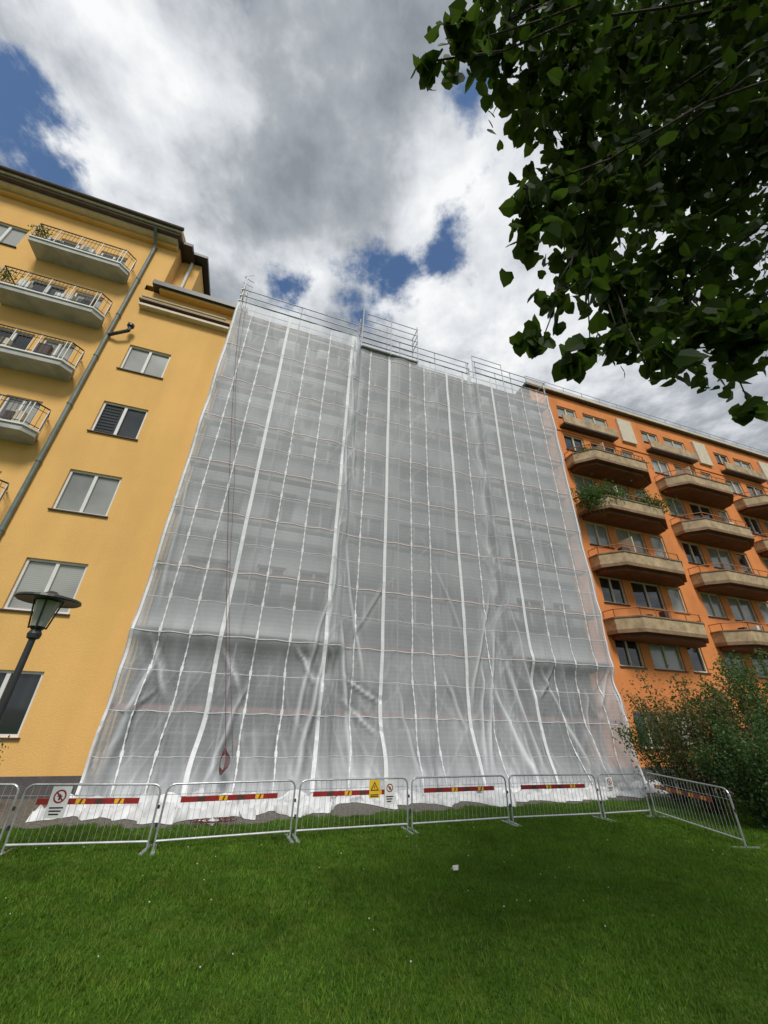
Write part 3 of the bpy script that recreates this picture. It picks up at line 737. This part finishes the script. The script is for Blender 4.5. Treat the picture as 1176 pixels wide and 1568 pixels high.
def MR(x,a,b,c,d,smooth=True):
    n=N_(nt,'ShaderNodeMapRange'); n.interpolation_type='SMOOTHSTEP' if smooth else 'LINEAR'
    for i,q in enumerate((x,a,b,c,d)):
        if isinstance(q,(int,float)): n.inputs[i].default_value=q
        else: nt.links.new(q,n.inputs[i])
    return n.outputs[0]
zc=MA('MAXIMUM',sp.outputs[2],.06)
cx=MA('DIVIDE',sp.outputs[0],zc); cy=MA('DIVIDE',sp.outputs[1],zc)
cmb=N_(nt,'ShaderNodeCombineXYZ'); nt.links.new(cx,cmb.inputs[0]); nt.links.new(cy,cmb.inputs[1])
def NZ(vec,scale,det=8,rough=.6,dist=0,off=0):
    mp=N_(nt,'ShaderNodeMapping'); mp.inputs['Location'].default_value=(off,off*1.7,off*.3); nt.links.new(vec,mp.inputs[0])
    n=N_(nt,'ShaderNodeTexNoise'); n.noise_dimensions='2D'; n.inputs['Scale'].default_value=scale; n.inputs['Detail'].default_value=det; n.inputs['Roughness'].default_value=rough; n.inputs['Distortion'].default_value=dist
    nt.links.new(mp.outputs[0],n.inputs['Vector']); return n
P=cmb.outputs[0]
warp=NZ(P,4.0,3,.5,0,3)
sb=N_(nt,'ShaderNodeVectorMath',operation='SUBTRACT'); nt.links.new(warp.outputs['Color'],sb.inputs[0]); sb.inputs[1].default_value=(.5,.5,.5)
scl=N_(nt,'ShaderNodeVectorMath',operation='SCALE'); nt.links.new(sb.outputs[0],scl.inputs[0]); scl.inputs['Scale'].default_value=.16
adv=N_(nt,'ShaderNodeVectorMath',operation='ADD'); nt.links.new(P,adv.inputs[0]); nt.links.new(scl.outputs[0],adv.inputs[1]); PW=adv.outputs[0]
def blob(c,r,ax=(1,1)):
    s=N_(nt,'ShaderNodeVectorMath',operation='SUBTRACT'); nt.links.new(PW,s.inputs[0]); s.inputs[1].default_value=(c[0],c[1],0)
    m_=N_(nt,'ShaderNodeVectorMath',operation='MULTIPLY'); nt.links.new(s.outputs[0],m_.inputs[0]); m_.inputs[1].default_value=(ax[0]/r,ax[1]/r,0)
    l=N_(nt,'ShaderNodeVectorMath',operation='LENGTH'); nt.links.new(m_.outputs[0],l.inputs[0])
    return MR(l.outputs['Value'],0,1,1,0)
def total(lst):
    o=None
    for (c,r,ax,amp) in lst:
        v=MA('MULTIPLY',blob(c,r,ax),amp); o=v if o is None else MA('ADD',o,v)
    return o
holes=total([((-.72,.32),.18,(1,1),1.0),((-.86,.42),.15,(1,1),.8),((.03,.56),.20,(1,1.5),.9),((.14,.52),.14,(1,1),.7),((-.06,.67),.16,(1,1.6),.75),((-.28,.61),.15,(1,1.2),.75),((.136,.25),.10,(1,1),.65),((1.6,-.6),.5,(1,1),.9),((-1.2,-.9),.5,(1,1),.9),((.3,-1.1),.4,(1,1),.8)])
n1=NZ(P,9,8,.62,0,1).outputs['Fac']
hm_=MA('ADD',holes,MA('MULTIPLY',MA('SUBTRACT',n1,.5),1.9))
hole=MR(hm_,.25,.92,0,1)
bright=total([((-.47,.23),.30,(1,1),.5),((-.22,.58),.18,(1,1),.45),((.13,.36),.17,(1,.8),.45),((.08,.62),.25,(1,1),.35),((.45,.75),.6,(1,1),.5),((.35,.35),.25,(1,1),.3),((-.68,.38),.18,(1,1),.4),((-.14,.30),.24,(1,.8),-.26),((-.10,.44),.15,(1,1),-.15),((-.0,.10),.22,(1,1),-.2),((-.55,.50),.2,(1,1),.2)])
n2=NZ(P,5.0,8,.58,0,5).outputs['Fac']; n4=NZ(PW,13.0,5,.55,0,15).outputs['Fac']
br=MA('ADD',bright,MA('ADD',MA('MULTIPLY',MA('SUBTRACT',n2,.5),1.2),MA('MULTIPLY',MA('SUBTRACT',n4,.5),.4)))
rmp=N_(nt,'ShaderNodeValToRGB'); nt.links.new(MA('ADD',br,.38,True),rmp.inputs[0])
e=rmp.color_ramp.elements; e[0].position=0; e[0].color=(.27,.30,.34,1); e[1].position=1; e[1].color=(.98,.99,1.0,1)
m1=e.new(.33); m1.color=(.42,.45,.49,1); m2=e.new(.65); m2.color=(.72,.75,.79,1)
cs=N_(nt,'ShaderNodeVectorMath',operation='SCALE'); nt.links.new(rmp.outputs[0],cs.inputs[0]); cs.inputs['Scale'].default_value=9.8
bs=N_(nt,'ShaderNodeVectorMath',operation='MULTIPLY'); nt.links.new(sky.outputs[0],bs.inputs[0]); bs.inputs[1].default_value=(1.1,1.25,1.35)
mx=N_(nt,'ShaderNodeMix',data_type='RGBA'); nt.links.new(hole,mx.inputs[0]); nt.links.new(cs.outputs[0],mx.inputs[6]); nt.links.new(bs.outputs[0],mx.inputs[7])
nt.links.new(mx.outputs[2],bg.inputs[0])
sun=bpy.data.lights.new('sun','SUN'); sun.energy=2.7; sun.angle=math.radians(16); sun.color=(1,.96,.89)
so=bpy.data.objects.new('sun',sun); scene.collection.objects.link(so); so.rotation_euler=toSun.to_track_quat('Z','Y').to_euler(); so.location=(0,0,40)

# ------------------------------------------------------------ camera
cam=bpy.data.cameras.new('camera'); co=bpy.data.objects.new('camera',cam); scene.collection.objects.link(co)
cam.sensor_fit='VERTICAL'; cam.sensor_height=36; cam.sensor_width=27; cam.lens=13.52; cam.clip_end=3000; cam.clip_start=.05
co.matrix_world=Matrix(((.9996,-.0281,0,0),(-.01325,-.4711,-.882,0),(.0248,.8817,-.4712,2.0),(0,0,0,1)))
scene.camera=co
scene.view_settings.view_transform='Standard'; scene.view_settings.look='None'; scene.view_settings.exposure=0
